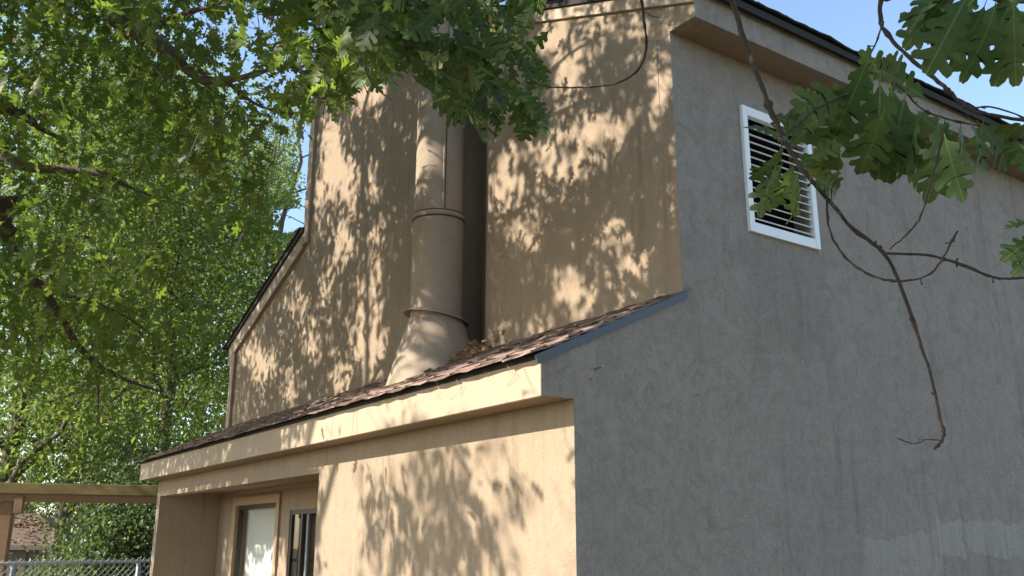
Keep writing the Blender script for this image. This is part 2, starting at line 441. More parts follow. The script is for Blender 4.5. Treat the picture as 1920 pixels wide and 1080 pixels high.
for r in range(rows):
    for k in range(31):
        o = link('shingle', shm[random.randrange(6)], roof)
        s = r*step; y = -OV-.072+s*math.cos(ang); x = .012-.149-k*.30-(.15 if r % 2 else 0)
        if r % 2 and k == 30: continue
        o.matrix_world = Matrix.Translation((x+random.uniform(-.004, .004), y, zroof(y)-.016+.006)) @ Matrix.Rotation(ang-.03+random.uniform(-.012, .012), 4, 'X') @ Matrix.Rotation(random.uniform(-.008, .008), 4, 'Z')
    if r % 2:
        o = link('shingle', shm[0], roof); y = -OV-.072+r*step*math.cos(ang)
        o.matrix_world = Matrix.Translation((.012-.075, y, zroof(y)-.010)) @ Matrix.Rotation(ang-.03, 4, 'X') @ Matrix.Diagonal((.5, 1, 1, 1))

# upper roof
uroof = MB().prism([(.31, ztop(.31)-.075), (XR-.06, ztop(XR-.06)-.075), (XR-.06, ztop(XR-.06)-.015), (.31, ztop(.31)-.015)], 1, D-.05, YB+.3).build('upper_roof', 'roofedge', house)
shu = shingle_meshes(4, .33, .30, .012, 'roofedge')
ua = math.atan(PITCHU)
for k in range(27):                            # the row along the side eave
    for r in range(2):
        o = link('shingle', shu[random.randrange(4)], uroof); y = D+.11+k*.31+r*.15
        x = .335-r*.14
        o.matrix_world = Matrix.Translation((x, y, ztop(x)-.006+random.uniform(0, .008))) @ Matrix.Rotation(math.pi/2, 4, 'Z') @ Matrix.Rotation(ua+random.uniform(-.04, .02), 4, 'X')
for k in range(23):                            # the row along the front rake
    o = link('shingle', shu[random.randrange(4)], uroof); x = .18-k*.30
    o.matrix_world = Matrix.Translation((x, D-.075, ztop(x)-.010)) @ Matrix.Rotation(ua, 4, 'Y') @ Matrix.Rotation(random.uniform(-.01, .03), 4, 'X')
MB().box(EV-.03, EV, D+.0, YB, HU-.004, ztop(EV)-.075).build('side_fascia', 'stucco_side', house)
MB().box(.002, EV-.03, D+.102, YB, HU, HU+.02).build('side_soffit', 'soffit', house)
MB().prism([(EV, ztrim(EV)+.0), (XR, ztrim(XR)), (XR, ztop(XR)-.076), (EV, ztop(EV)-.076)], 1, D-.028, D-.0025).build('rake_board', 'trim', house, bevel=.003)
# shoulder roof on the far left, with rake board and corner boards
sroof = MB().prism([(XR+.02, zs(XR)-.06), (-9.42, zs(-9.42)-.06), (-9.42, zs(-9.42)), (XR+.02, zs(XR+.02))], 1, D-.07, YB+.2).build('shoulder_roof', 'roofedge', house)
for k in range(10):
    o = link('shingle', shu[k % 4], sroof); x = XR-.16-k*.285
    o.matrix_world = Matrix.Translation((x, D-.09, zs(x)+.002)) @ Matrix.Rotation(-math.atan(.40), 4, 'Y') @ Matrix.Rotation(random.uniform(-.02, .03), 4, 'X')
MB().prism([(XR+.0, zs(XR)-.06), (-9.33, zs(-9.33)-.06), (-9.33, zs(-9.33)-.27), (XR+.0, zs(XR)-.27)], 1, D-.045, D-.002).build('rake_board', 'trim', house)
MB().box(XR-.005, XR+.14, D-.04, D-.002, zs(XR)-.22, ztrim(XR)-.02).build('corner_board', 'trim', house)
MB().box(-9.275, -9.13, D-.04, D-.002, 3.15, zs(-9.2)-.26).build('corner_board', 'trim', house)
MB().box(-9.40, -9.276, D-.04, D+.3, zs(-9.4)-.34, zs(-9.4)-.06).build('eave_return', 'trim', house)
# stucco corner bead near the right corner
MB().box(-.150, -.135, D-.004, D-.0015, 4.62, 5.15).build('corner_bead', 'stucco', house)

# porch window and sliding door
win = MB()
for (a, b, c, d) in ((wx0-.12, wx0, .35, wtop+.10), (wx1, wx1+.10, .35, wtop+.10)): win.box(a, b, PB-.03, PB-.002, c, d)
win.box(wx0, wx1, PB-.03, PB-.002, wtop, wtop+.10)
win = win.build('window', 'casing', house); win['label'] = 'porch window with white blind drawn behind the glass'
f = MB()
f.box(wx0, wx0+.05, PB+.02, PB+.07, .35, wtop); f.box(wx1-.03, wx1, PB+.02, PB+.07, .35, wtop); f.box(wx0+.05, wx1-.03, PB+.02, PB+.07, wtop-.05, wtop)
f.build('window_frame', 'dark_bronze', win)
MB().box(wx0+.05, wx1-.03, PB+.038, PB+.044, .36, wtop-.05).build('pane', 'glass', win)
b = MB(); nxb = 24
vb = []; fb = []
for i in range(nxb+1):
    x = wx0-.1+(wx1-wx0+.2)*i/nxb; y = PB+.13+.008*math.sin(i*1.3)
    vb += [(x, y, .3), (x, y, 2.2)]
fb = [(2*i, 2*i+2, 2*i+3, 2*i+1) for i in range(nxb)]
b.add(vb, fb); b.add([(x, y+.006, z) for x, y, z in vb], fb); b.build('blind', 'blind', win, smooth=True)
door = MB()
door.box(dx0, dx0+.045, PB+.01, PB+.10, .06, dtop); door.box(dx0+.045, dx1, PB+.01, PB+.10, dtop-.05, dtop); door.box(dx1-.05, dx1, PB+.01, PB+.10, .06, dtop-.05)
door = door.build('sliding_door', 'dark_bronze', house); door['label'] = 'dark bronze sliding glass door in the porch'
for k, (a, yy) in enumerate(((dx0+.30, .015), (dx0+.36, .06), (dx0+.98, .015))):
    MB().box(a, a+.05, PB+yy, PB+yy+.035, .06, dtop-.05).build('stile', 'dark_bronze' if k != 1 else 'steel', door)
MB().box(dx0+.045, dx0+.30, PB+.028, PB+.034, .06, dtop-.05).build('pane', 'glass', door)
MB().box(dx0+.41, dx0+.98, PB+.070, PB+.076, .06, dtop-.05).build('pane', 'glass', door)
MB().box(wx0-.6, dx1+.6, PB+1.6, PB+1.65, -.1, 2.5).build('dark_room_wall', 'black', house)  # painted near-black in place of the unlit room
MB().box(wx0-.1, XJ, PB-.012, PB-.001, 2.215, 2.258).build('head_trim', 'casing', house)

# ------------------------------------------------------------------ gable vent on the side wall
vent = empty('louver_vent', (0, (VY0+VY1)/2, VZ0), 'white framed louvered gable vent on the shaded side wall', 'vent')
for ya in (VY0, VY1-.055):
    MB().box(-.02, .028, ya, ya+.055, VZ0, VZ1).build('frame_side', 'vent', vent, bevel=.004)
MB().box(-.19, -.021, VY0+.03, VY0+.045, VZ0+.04, VZ1-.04).build('jamb', 'slat', vent)
MB().box(-.19, -.021, VY1-.045, VY1-.03, VZ0+.04, VZ1-.04).build('jamb', 'slat', vent)
MB().box(-.02, .026, VY0+.055, VY1-.055, VZ1-.075, VZ1).build('frame_top', 'vent', vent, bevel=.004)
MB().prism([(-.10, VZ0+.10), (.026, VZ0+.075), (.026, VZ0), (-.10, VZ0)], 1, VY0+.055, VY1-.055).build('frame_sill', 'vent', vent)
MB().box(-.190, -.17, VY0+.04, VY1-.04, VZ0+.04, VZ1-.04).build('dark_backing', 'black', vent)  # near-black sheet in place of the shade behind the slats
ns = 13
for k in range(ns):
    z = VZ0+.115+(VZ1-.095-VZ0-.115)*(k+.35)/ns
    MB().prism([(.012, z-.030), (.016, z-.022), (-.075, z+.030), (-.079, z+.024)], 1, VY0+.056, VY1-.056).build('slat', 'slat', vent)

# screws left in the side wall
for (x, y, ln, r, lab) in ((1115, 692, .07, .010, 'larger screw sticking out of the side wall below the low roof edge'),
                           (1105, 712, .03, .006, 'tiny nail just under the larger screw on the side wall'),
                           (1305, 741, .02, .006, 'lone nail head in the middle of the side wall')):
    v = ray(x, y); p = CAM+v*(-CAM[0]/v[0])
    o = MB(); o.tube([(-.01, p[1], p[2]), (ln, p[1], p[2]+.004)], r*.45, 6); o.tube([(ln, p[1], p[2]+.004), (ln+.005, p[1], p[2]+.005)], [r, r*.8], 8)
    tag(o.build('wall_screw', 'rust'), lab, 'screw', 'screws left in the side wall')

# ------------------------------------------------------------------ flue pipe
PX, PY, PR = -2.715, .62, .231
flue = empty('flue_pipe', (PX, PY, zroof(PY)), 'round painted metal flue pipe rising from the low roof', 'flue pipe')
def ring(mb, prof, sides=40, tilt=(0, 0), c=(PX, PY)):
    v = []; fcs = []
    zc = prof[0][1]
    for r, z in prof:
        for k in range(sides):
            a = 2*math.pi*k/sides; x, y = r*math.cos(a), r*math.sin(a)
            v.append((c[0]+x, c[1]+y, z+tilt[0]*x+tilt[1]*y))
    n = len(prof)
    for i in range(n-1):
        for k in range(sides):
            k2 = (k+1) % sides; fcs.append((i*sides+k, i*sides+k2, (i+1)*sides+k2, (i+1)*sides+k))
    mb.add(v, fcs)
MBp = MB(); ring(MBp, [(PR, 3.30), (PR, 4.43)]); MBp.build('pipe_section', 'pipe', flue, True)
MBp = MB(); ring(MBp, [(PR-.012, 4.40), (PR-.012, 6.6), (PR-.012, 8.2)]); MBp.build('pipe_section', 'pipe', flue, True)
t = MB(); ring(t, [(PR-.008, 4.425), (PR+.006, 4.432), (PR+.008, 4.455), (PR+.006, 4.475), (PR-.01, 4.48)], tilt=(-.03, .02)); t.build('joint_band', 'pipe', flue, True)
for zz, rr in ((4.478, PR+.001), (4.424, PR+.0035)):
    t = MB(); ring(t, [(rr-.01, zz-.008), (rr+.006, zz-.005), (rr+.006, zz+.005), (rr-.01, zz+.008)], tilt=(-.03, .02)); t.build('joint_seam', 'pipe_seam', flue, True)
a = math.atan2(CAM[1]-PY, CAM[0]-PX)+.18
for q, m_, wd in ((0., 'pipe', .020), (.075, 'pipe_seam', .006)):
    x, y = PX+(PR-.008)*math.cos(a+q), PY+(PR-.008)*math.sin(a+q)
    t = MB(); t.tube([(x, y, 4.48), (x, y, 8.2)], wd*.5, 6); t.build('lock_seam', m_, flue)
MBp = MB(); ring(MBp, [(PR-.004, 3.560), (PR+.004, 3.552), (PR+.058, 3.520), (PR+.062, 3.514), (PR+.056, 3.514), (PR+.004, 3.538), (PR-.004, 3.545)], tilt=(-.10, -.14)); MBp.build('storm_collar', 'pipe', flue, True)
# boot: flared skirt cut by the roof plane
v = []; fcs = []; sides = 48; nr = 8
for i in range(nr+1):
    for k in range(sides):
        aa = 2*math.pi*k/sides; cx, sy = math.cos(aa), math.sin(aa)
        # bottom radius where the cone meets the roof
        rb = .3
        for _ in range(12):
            zb = zroof(PY+rb*sy)-.005; rb = PR+.012+(3.50-zb)*.30
        t_ = i/nr; rr = PR+.012+(rb-PR-.012)*t_; z = 3.50+(zb-3.50)*t_
        v.append((PX+rr*cx, PY+rr*sy, z))
for i in range(nr):
    for k in range(sides):
        k2 = (k+1) % sides; fcs.append((i*sides+k, i*sides+k2, (i+1)*sides+k2, (i+1)*sides+k))
MB().add(v, fcs).build('boot', 'pipe', flue, True)

# ------------------------------------------------------------------ leaf shapes
def leaf_outline(r, near):
    """per side: (midrib t, edge t, half width) - rounded lobes slanting towards the tip"""
    L = []
    for sgn in (1, -1):
        q = [(0, 0, .006), (.10, .10, .008), (.16, .17, .045)]
        lob = [(.27, .17), (.45, .27), (.63, .31), (.80, .22)] if near else [(.30, .20), (.54, .30), (.78, .24)]
        for c, l in lob:
            c += r.uniform(-.02, .02); l *= r.uniform(.78, 1.15); s = l*r.uniform(.25, .5); core = .105 if .35 < c < .7 else .075
            if near: q += [(c-.070, c-.06, core), (c-.045, c+s*.7-.062, l*.66), (c-.02, c+s-.062, l*.92), (c+.005, c+s-.01, l), (c+.03, c+s+.035, l*.90), (c+.045, c+s*.8+.04, l*.66), (c+.06, c+.08, core*1.1)]
            else: q += [(c-.08, c-.07, core), (c, c+s-.05, l), (c+.04, c+s+.05, l*.85), (c+.08, c+.10, core)]
        q += [(.93, .95, .075), (.99, 1.0, .035)]
        L.append([(a, b, sgn*w) for a, b, w in q])
    return L
def leaf_template(r, near, curl, fold, twist):
    L = leaf_outline(r, near); n = len(L[0]); V = []; F = []
    ph = r.uniform(0, 6)
    def P(x, t):
        return (x, t, -curl*t*t + fold*abs(x) + twist*x*t + .03*math.sin(7*t+ph+x*6)*(.3+abs(x)*3))
    for i in range(n):
        (ml, tl, wl), (mr, tr_, wr) = L[0][i], L[1][i]
        V += [P(wl, tl), P(0, .5*(ml+mr)), P(wr, tr_)]
    for i in range(n-1):
        F += [(3*i, 3*i+1, 3*i+4, 3*i+3), (3*i+1, 3*i+2, 3*i+5, 3*i+4)]
    return np.array(V), np.array(F)
tr = np.random.default_rng(3)
NEAR = [leaf_template(tr, True, tr.uniform(.1, .4), tr.uniform(-.05, .35), tr.uniform(-.5, .5)) for _ in range(7)]
FAR = []
for _ in range(6):
    V, F = leaf_template(tr, False, tr.uniform(.1, .5), tr.uniform(0, .3), tr.uniform(-.4, .4)); FAR.append((V, F))
def leaf_mesh(t, m):
    me = bpy.data.meshes.new('leaf'); me.from_pydata([tuple(q) for q in t[0]], [], [tuple(int(i) for i in q) for q in t[1]])
    me.polygons.foreach_set('use_smooth', [True]*len(me.polygons)); me.materials.append(M[m]); me.update(); return me
NEAR_ME = [leaf_mesh(t, 'leaf_near') for t in NEAR]
MID_ME = [leaf_mesh(t, 'leaf') for t in NEAR]
KITE = (np.array([(0, 0, 0), (.28, .42, .05), (.20, .75, -.06), (0, 1, -.18), (-.22, .72, -.04), (-.26, .40, .06)], float), np.array([(0, 1, 2, 3), (0, 3, 4, 5)]))

def frames(axis, normal):
    """rotation matrices with columns x, y=axis, z~normal"""
    y = axis/np.linalg.norm(axis, axis=1, keepdims=True)
    z = normal-y*np.sum(normal*y, 1, keepdims=True); z /= np.maximum(np.linalg.norm(z, axis=1, keepdims=True), 1e-6)
    x = np.cross(y, z); return np.stack([x, y, z], 2)
def scatter(name, pos, axis, normal, size, tint, templates, m, parent=None):
    R = frames(axis, normal); k = len(templates); n = len(pos); Vs = []; Fs = []; Ts = []; off = 0
    which = rng.integers(0, k, n)
    for j, (V, F) in enumerate(templates):
        s = which == j
        if not s.any(): continue
        P = np.einsum('nij,vj->nvi', R[s], V)*size[s][:, None, None]+pos[s][:, None, :]
        c = s.sum(); Vs.append(P.reshape(-1, 3))
        Fs.append((F[None]+(np.arange(c)*len(V))[:, None, None]).reshape(-1, F.shape[1])+off); off += c*len(V)
        Ts.append(np.repeat(tint[s], len(F)))
    o = big_mesh(name, np.concatenate(Vs), np.concatenate(Fs), np.concatenate(Ts), m, parent)
    o['kind'] = 'stuff'; return o
def unit(n):
    v = rng.normal(size=(n, 3)); return v/np.linalg.norm(v, axis=1, keepdims=True)

# ------------------------------------------------------------------ background trees
def trunk_mb(base, h, r0, lean, seed, nl, spread, h0=.3):
    r = np.random.default_rng(seed); mb = MB(); base = np.array(base, float)
    n = 9; pts = []
    off = np.zeros(2)
    for i in range(n):
        t = i/(n-1); off = off+r.normal(0, .012*h, 2)*(i > 0)
        pts.append(base+np.array([lean[0]*t*h+off[0], lean[1]*t*h+off[1], t*h*.92-.2*(i == 0)]))
    mb.tube(pts, [r0*(1.25 if i == 0 else 1)*(1-.86*i/(n-1)) for i in range(n)], 9)
    tips = [(pts[-1], 1.)]
    for k in range(nl):
        t = h0+(1-h0)*(k+.5)/nl*.92; i = t*(n-1); a = int(i); p = pts[a]+(pts[min(a+1, n-1)]-pts[a])*(i-a)
        th = k*2.4+r.uniform(-.5, .5); L = spread*(1.15-.75*t)*r.uniform(.75, 1.15)
        d = np.array([math.cos(th), math.sin(th), r.uniform(.15, .7)])
        q = [p+d*L*u+np.array([0, 0, -.10*L*u*u])+r.normal(0, .04*L, 3)*(u > 0) for u in (0, .3, .6, 1.)]
        rr = r0*(1-.86*t)*.55; mb.tube(q, [rr, rr*.75, rr*.5, rr*.2], 5)
        tips += [(q[1], .5), (q[2], .8), (q[3], 1.)]
    return mb, tips
def bg_tree(name, label, base, h, r0, spread, leaves, size, seed, nl=14, lean=(0, 0), leafm='leaf_bg', bark='bark', h0=.3, group='trees behind the house', cat='tree', clump=.55, keep=None):
    base = np.array(base, float); base[2] = terrain_z(base[0], base[1])
    root = empty(name, tuple(base), label, cat, group)
    mb, tips = trunk_mb(base, h, r0, lean, seed, nl, spread, h0)
    mb.build('trunk', bark, root, True)
    r = np.random.default_rng(seed+1000)
    nc = max(30, leaves//45); P = np.array([t[0] for t in tips]); wt = np.array([t[1] for t in tips]); wt /= wt.sum()
    c = P[r.choice(len(P), nc, p=wt)]+r.normal(0, spread*.20, (nc, 3))*np.array([1, 1, .75])
    idx = r.integers(0, nc, leaves); sc = r.uniform(.5, 1.3, nc)
    pos = c[idx]+r.normal(0, clump, (leaves, 3))*sc[idx][:, None]*np.array([1, 1, .55])
    if keep is not None:
        k = keep(pos); pos = pos[k]; idx = idx[k]
    n = len(pos)
    ax = r.normal(size=(n, 3))+np.array([0, 0, -.5]); nm = r.normal(size=(n, 3))*.6+np.array([0, 0, .8])
    tint = (r.uniform(0, .55, nc)[idx]+r.uniform(0, .42, n))
    scatter('crown', pos, ax, nm, size*r.uniform(.6, 1.25, n), tint, [KITE], leafm, root)
    return root
def sky_gap(pos):
    """keep the open sky beside the upper wall"""
    x, y, z = proj(pos)
    j = rng.normal(0, 9, len(pos))
    gap = (x > 508+j) & (x < 700) & (y < 436) & (y > 385+.3*j) | (x > 556+j) & (x < 700) & (y < 400) & (y > 235)
    shedview = (x > -30) & (x < 128) & (y > 948) & (z < 25)
    return ~(gap | shedview)
BG = [  # px, distance, height, trunk radius, spread, leaves, label
 (-40, 19, 15, .22, 4.2, 22000, 'tall leafy tree beyond the patio beam, at the far left edge'),
 (95, 24, 18, .25, 5.0, 24000, 'tall tree behind the brown shed roof'),
 (215, 30, 21, .30, 5.5, 24000, 'tall tree right of the shed, behind the chain-link fence'),
 (330, 22, 14, .20, 4.2, 24000, 'rounded leafy tree just left of the low roof corner'),
 (452, 28, 17, .25, 4.6, 24000, 'leafy tree whose crown meets the sloping shoulder roof'),
 (30, 40, 26, .40, 7.0, 13000, 'distant tall tree filling the upper left sky'),
 (180, 44, 30, .40, 7.5, 13000, 'tallest distant tree behind the patio beam'),
 (310, 40, 27, .40, 7.0, 13000, 'distant tree seen above the low roof corner'),
 (430, 46, 29, .40, 7.0, 13000, 'distant tree rising beside the tall house wall'),
]
for i, (px, dd, h, r0, sp, nlv, lab) in enumerate(BG):
    bg_tree('broadleaf_tree', lab, ground_at(px, dd), h, r0, sp, nlv, .125 if dd < 33 else .21, 100+i, nl=16 if dd < 33 else 18, h0=.18 if dd < 33 else .25,
            clump=.6 if dd < 33 else .95, keep=sky_gap)
# pale leaning trunk among them
bg_tree('broadleaf_tree', 'slender pale-barked tree leaning right, left of the shoulder roof', ground_at(335, 20), 12, .11, 2.6, 3500, .15, 150, nl=9, lean=(.04, .20), bark='bark_pale', h0=.5, keep=sky_gap)
# low trees and shrubs behind the fence
for i, (px, dd, h, sp, nlv, lab) in enumerate([
 (168, 18.5, 2.2, .8, 4000, 'dark shrub at the right end of the brown shed'),
 (205, 16.5, 2.6, 1.0, 6000, 'grey-green shrub behind the fence rail, left of the porch'),
 (262, 17.0, 3.2, 1.1, 7000, 'large shrub against the left end of the porch'),
 (236, 20.0, 4.6, 1.9, 8000, 'small tree with a dark trunk above the fence shrubs'),
 (20, 27.0, 5.0, 2.4, 7000, 'understory tree behind the shed roof peak'),
 (130, 28.0, 6.0, 2.6, 8000, 'understory tree behind the shed, right of its peak')]):
    bg_tree('shrub' if h < 4 else 'understory_tree', lab, ground_at(px, dd), h, .07 if h < 4 else .12, sp, nlv, .10, 200+i, nl=10, h0=.1, leafm='leaf_bush', group='shrubs behind the fence', cat='shrub' if h < 4 else 'tree', clump=.28)
# sunlit tops behind the side eave
for i, (px, py, dd, lab) in enumerate([(1815, 150, 44, 'sunlit treetop just showing over the side eave'), (1905, 160, 40, 'sunlit treetop at the right edge over the side eave')]):
    h = at(px, py, dd)[2]
    bg_tree('broadleaf_tree', lab, ground_at(px, dd), h, .3, 4.5, 9000, .24, 300+i, nl=16, h0=.25, clump=.8, group='trees beyond the side eave')

# ------------------------------------------------------------------ oak whose canopy shades the front wall
A_BASE = np.array([-9.5, -10.5, 0.])
oakA = empty('oak_tree', tuple(A_BASE), 'spreading oak overhanging from the left, its leaves shading the front wall', 'tree')
def limb(parent, pts, r0, r1, name='limb', m='bark', sides=8, sub=4, knots=0, label=None, spurs=0):
    P = smooth_path(pts, sub); n = len(P)
    L = np.linspace(0, 1, n); R = r0+(r1-r0)*L
    if knots:
        kr = np.random.default_rng(int(abs(P[0][0]*1e4)) % 9999)
        R = R*(1+.09*kr.normal(size=n))
        for k in range(knots): R[kr.integers(1, n-1)] *= 1.4
        R = np.maximum(R, .3*r1)
    mb = MB()
    if spurs:                                   # little side spurs with buds
        sr = np.random.default_rng(int(abs(P[-1][1]*1e4)) % 9973)
        P = [p+sr.normal(0, r1*.3, 3)*(0 < i < n-1) for i, p in enumerate(P)]
        for k in range(spurs):
            i = sr.integers(max(1, n//4), n-1); dvec = sr.normal(size=3); ln = sr.uniform(.005, .014)
            q = P[i]+dvec/np.linalg.norm(dvec)*ln
            mb.tube([P[i], .6*q+.4*P[i], q, q+(q-P[i])*.25], [R[i]*.55, R[i]*.4, R[i]*.75, R[i]*.2], 5)
    mb.tube(P, R, sides); o = mb.build(name, m, parent, True)
    if label: o['label'] = label
    return P
limb(oakA, [A_BASE+(0, 0, -.3), A_BASE+(.05, .1, 1.5), A_BASE+(.2, .4, 3.5), A_BASE+(.6, 1.1, 5.6)], .42, .27, 'trunk', sides=14)
fork = A_BASE+(.6, 1.1, 5.5)
nodes = []
def px_limb(pre, pl, d0, d1, r0, r1):
    n = len(pl); P = [np.array(q, float) for q in pre]+[at(x, y, d0+(d1-d0)*i/(n-1)) for i, (x, y) in enumerate(pl)]
    Q = limb(oakA, P, r0, r1, knots=3); nodes.extend(Q[::2])
px_limb([fork, fork+(2.4, 2.4, 1.6)], [(120, -60), (190, 0), (230, 45), (270, 62), (312, 92), (345, 125), (382, 150), (430, 150), (480, 138), (545, 118)], 8.4, 7.4, .12, .012)
px_limb([at(425, 151, 7.8)], [(455, 178), (490, 200), (545, 212), (592, 208)], 7.8, 7.6, .022, .006)
px_limb([fork, fork+(1.6, 2.6, 1.2)], [(-60, 180), (0, 203), (35, 212), (60, 228), (78, 242), (120, 262)], 9.0, 9.4, .10, .015)
px_limb([fork, fork+(.8, 2.8, .2)], [(-50, 260), (0, 287), (50, 312), (110, 318), (185, 325), (240, 350), (285, 368)], 9.6, 9.2, .09, .010)
px_limb([fork, fork+(.2, 2.8, -.9)], [(-20, 380), (8, 400), (16, 445), (42, 500), (80, 545), (118, 600), (140, 640), (178, 680), (220, 705), (262, 722), (305, 735)], 10.2, 11.2, .10, .010)
px_limb([at(178, 680, 10.9)], [(184, 735), (183, 790)], 10.9, 11, .016, .006)
px_limb([at(80, 545, 10.7)], [(150, 560), (230, 590), (300, 640)], 10.7, 11.2, .025, .006)
px_limb([at(270, 62, 8.2)], [(330, 30), (400, 10), (470, -15)], 8.2, 7.4, .03, .008)
px_limb([at(150, -60, 8.4)], [(260, 40), (330, 120), (420, 185)], 8.6, 8.8, .03, .006)
px_limb([fork, fork+(2, 1.5, 2.6)], [(20, -200), (250, -170), (480, -150), (700, -140)], 9.0, 7.0, .06, .008)
px_limb([fork, fork+(3.2, 1.6, 2.2)], [(-350, -160), (-120, -210), (120, -280), (420, -330), (620, -330)], 9.0, 7., .06, .008)
px_limb([fork, fork+(1.2, 1.2, 3.6)], [(-180, -420), (100, -480), (380, -520), (640, -560)], 10.5, 8.0, .06, .008)
px_limb([fork, fork+(1, 2.2, .4)], [(-300, 300), (-180, 360), (-60, 420)], 9.0, 10.0, .07, .012)
for k in range(8):
    th = k*.8; e = fork+np.array([3.4*math.cos(th)-1, 3.4*math.sin(th)-1, 2.2+.5*(k % 3)])
    nodes.extend(limb(oakA, [fork, .5*(fork+e)+(0, 0, .6), e], .09, .015)[::2])
nodes = np.array(nodes)

# lit and shaded areas of the front, in picture positions (cx, cy, rx, ry, how open)
LIT = [(640, 450, 24, 55, .75), (560, 570, 18, 50, .65), (715, 430, 18, 45, .6), (700, 335, 16, 50, .6), (615, 540, 14, 50, .55), (625, 285, 22, 85, 1), (690, 160, 40, 45, 1), (655, 330, 22, 50, .8), (600, 380, 12, 60, .8), (500, 680, 30, 45, .8), (545, 720, 22, 40, .6), (470, 660, 18, 30, .8),
 (700, 520, 24, 60, .6), (690, 640, 42, 60, .75), (640, 690, 25, 40, .6), (590, 640, 14, 60, .6), (882, 350, 26, 92, 1), (1030, 60, 30, 45, .8), (1060, 130, 35, 60, .7),
 (1125, 235, 46, 46, .95), (1035, 280, 38, 45, .8), (948, 330, 28, 60, .9), (990, 430, 30, 40, .8), (1085, 305, 40, 40, .8), (1150, 425, 38, 34, .9), (1195, 480, 45, 30, .8), (1230, 150, 25, 60, .9), (1190, 60, 25, 40, .5),
 (1075, 545, 45, 50, .9), (1000, 610, 30, 32, .7), (935, 640, 22, 40, .6), (1250, 390, 18, 40, .8), (1120, 20, 50, 20, .5),
 (370, 965, 75, 32, .9), (430, 918, 130, 12, .45), (640, 960, 45, 150, 1), (1010, 850, 85, 60, 1), (1030, 960, 60, 150, 1), (900, 880, 40, 60, .7), (740, 860, 40, 40, .8), (1050, 1060, 50, 60, .8), (690, 1050, 50, 50, .6)]
LIT = np.array(LIT, float)
def openness(P):
    """how lit the spot on the front is that lies behind P, seen from the sun"""
    P = np.atleast_2d(P)
    t = (D-P[:, 1])/(-SUN[1]); H = P-SUN*t[:, None]                     # on the upper wall
    t2 = (0.-P[:, 1])/(-SUN[1]); H2 = P-SUN*t2[:, None]
    lowz = H[:, 2] < 3.2
    H = np.where(lowz[:, None], H2, H)
    x, y, z = proj(H)
    hit = (H[:, 0] > -9.6) & (H[:, 0] < .3) & (H[:, 2] > .8) & (H[:, 2] < 8.6)
    o = np.zeros(len(P))
    for cx, cy, rx, ry, a in LIT:
        q = ((x-cx)/rx)**2+((y-cy)/ry)**2; o = np.maximum(o, a*np.clip(1.45-q, 0, 1))
    f = lowz & (H[:, 2] > 2.3) & (H[:, 2] < 3.0)                        # fascia and roof edge: open to the right
    o = np.where(f, np.maximum(o, np.clip((x-560)/120, .14, .92)), o)
    return o, hit
def allowed(P):
    """keep clear of the house and of the open views past the canopy"""
    x, y, z = proj(P)
    inhouse = (P[:, 1] > -.65) & (P[:, 0] > -9.8) & (P[:, 2] < 9.5)
    infr = (z > .5) & (x > -20) & (x < 1940) & (y > -20) & (y < 1100)
    j = rng.normal(0, 12, len(P))
    right = infr & (x > 620+j+.85*np.clip(205-y, -30, 220))
    low = infr & (y > 745+.30*np.clip(x, 0, 300)+j*6)
    gap = infr & (x > 505+j) & (y > 240)
    near = (z > 0) & (z < 4.6) & infr
    near2 = np.linalg.norm(P-CAM, axis=1) < 3.5
    return ~(inhouse | right | low | gap | near | near2), infr
def canopy():
    # candidates: the volume the sun's rays cross before they reach the front, and the crown seen at left
    n1 = 5000
    X = rng.uniform(-10., .6, n1); Z = rng.uniform(.9, 8.4, n1); T = 2.3+7.0*rng.random(n1)**1.2
    c1 = np.stack([X, np.full(n1, D), Z], 1)+SUN*T[:, None]
    n2 = 900
    px, py = rng.uniform(-120, 600, n2), rng.uniform(-60, 900, n2); dd = rng.uniform(6.6, 12.5, n2)
    c2 = np.array([at(a, b, c) for a, b, c in zip(px, py, dd)])
    n3 = 900
    u = unit(n3)*rng.uniform(.3, 1, n3)[:, None]**.5; c3 = A_BASE+np.array([1., 2., 8.4])+u*np.array([6.5, 5.5, 3.2])
    n4 = 150; c4 = np.array([at(rng.uniform(570, 770), rng.uniform(-40, 195), rng.uniform(5.0, 7.4)) for _ in range(n4)])
    c = np.concatenate([c1, c2, c3, c4, c4+rng.normal(0, .15, c4.shape)]); c = c[c[:, 2] > 3.4]
    ok, infr = allowed(c); c, infr = c[ok], infr[ok]
    o, hit = openness(c)
    p = np.where(hit, np.clip(1-1.05*o, .0, 1), .8)*np.where(infr, .42, 1.)
    c = c[rng.random(len(c)) < p]
    # favour spots near the limbs
    dist = np.min(np.linalg.norm(c[:, None]-nodes[None], axis=2), 1)
    c = c[rng.random(len(c)) < np.clip(1.35-dist/4.2, .25, 1)]
    return c
C = canopy()
nC = len(C)
print('canopy clusters', nC)
# each sprig: a twig towards the limbs and a spray of leaves
near_i = np.argmin(np.linalg.norm(C[:, None]-nodes[None], axis=2), 1)
tow = nodes[near_i]-C; dl = np.linalg.norm(tow, axis=1, keepdims=True); tow = tow/np.maximum(dl, .01)
tw = MB()
for i in range(nC):
    L = min(dl[i, 0], rng.uniform(.2, .6)); b = C[i]+tow[i]*L; m_ = .5*(b+C[i])+rng.normal(0, .07, 3)
    tip = C[i]-tow[i]*.22+np.array([0, 0, -.10])+rng.normal(0, .06, 3)
    tw.tube([b, m_, C[i], tip], [.0042, .0036, .003, .0015], 3, cap=False)
o = tw.build('twigs', 'bark', oakA, True); o['kind'] = 'stuff'
per = 15
idx = np.repeat(np.arange(nC), per); n = len(idx)
lp = C[idx]+rng.normal(0, .155, (n, 3))*np.array([1, 1, .8])
ax = (lp-C[idx])*3+rng.normal(0, .35, (n, 3))+np.array([0, 0, -.28])-tow[idx]*.4
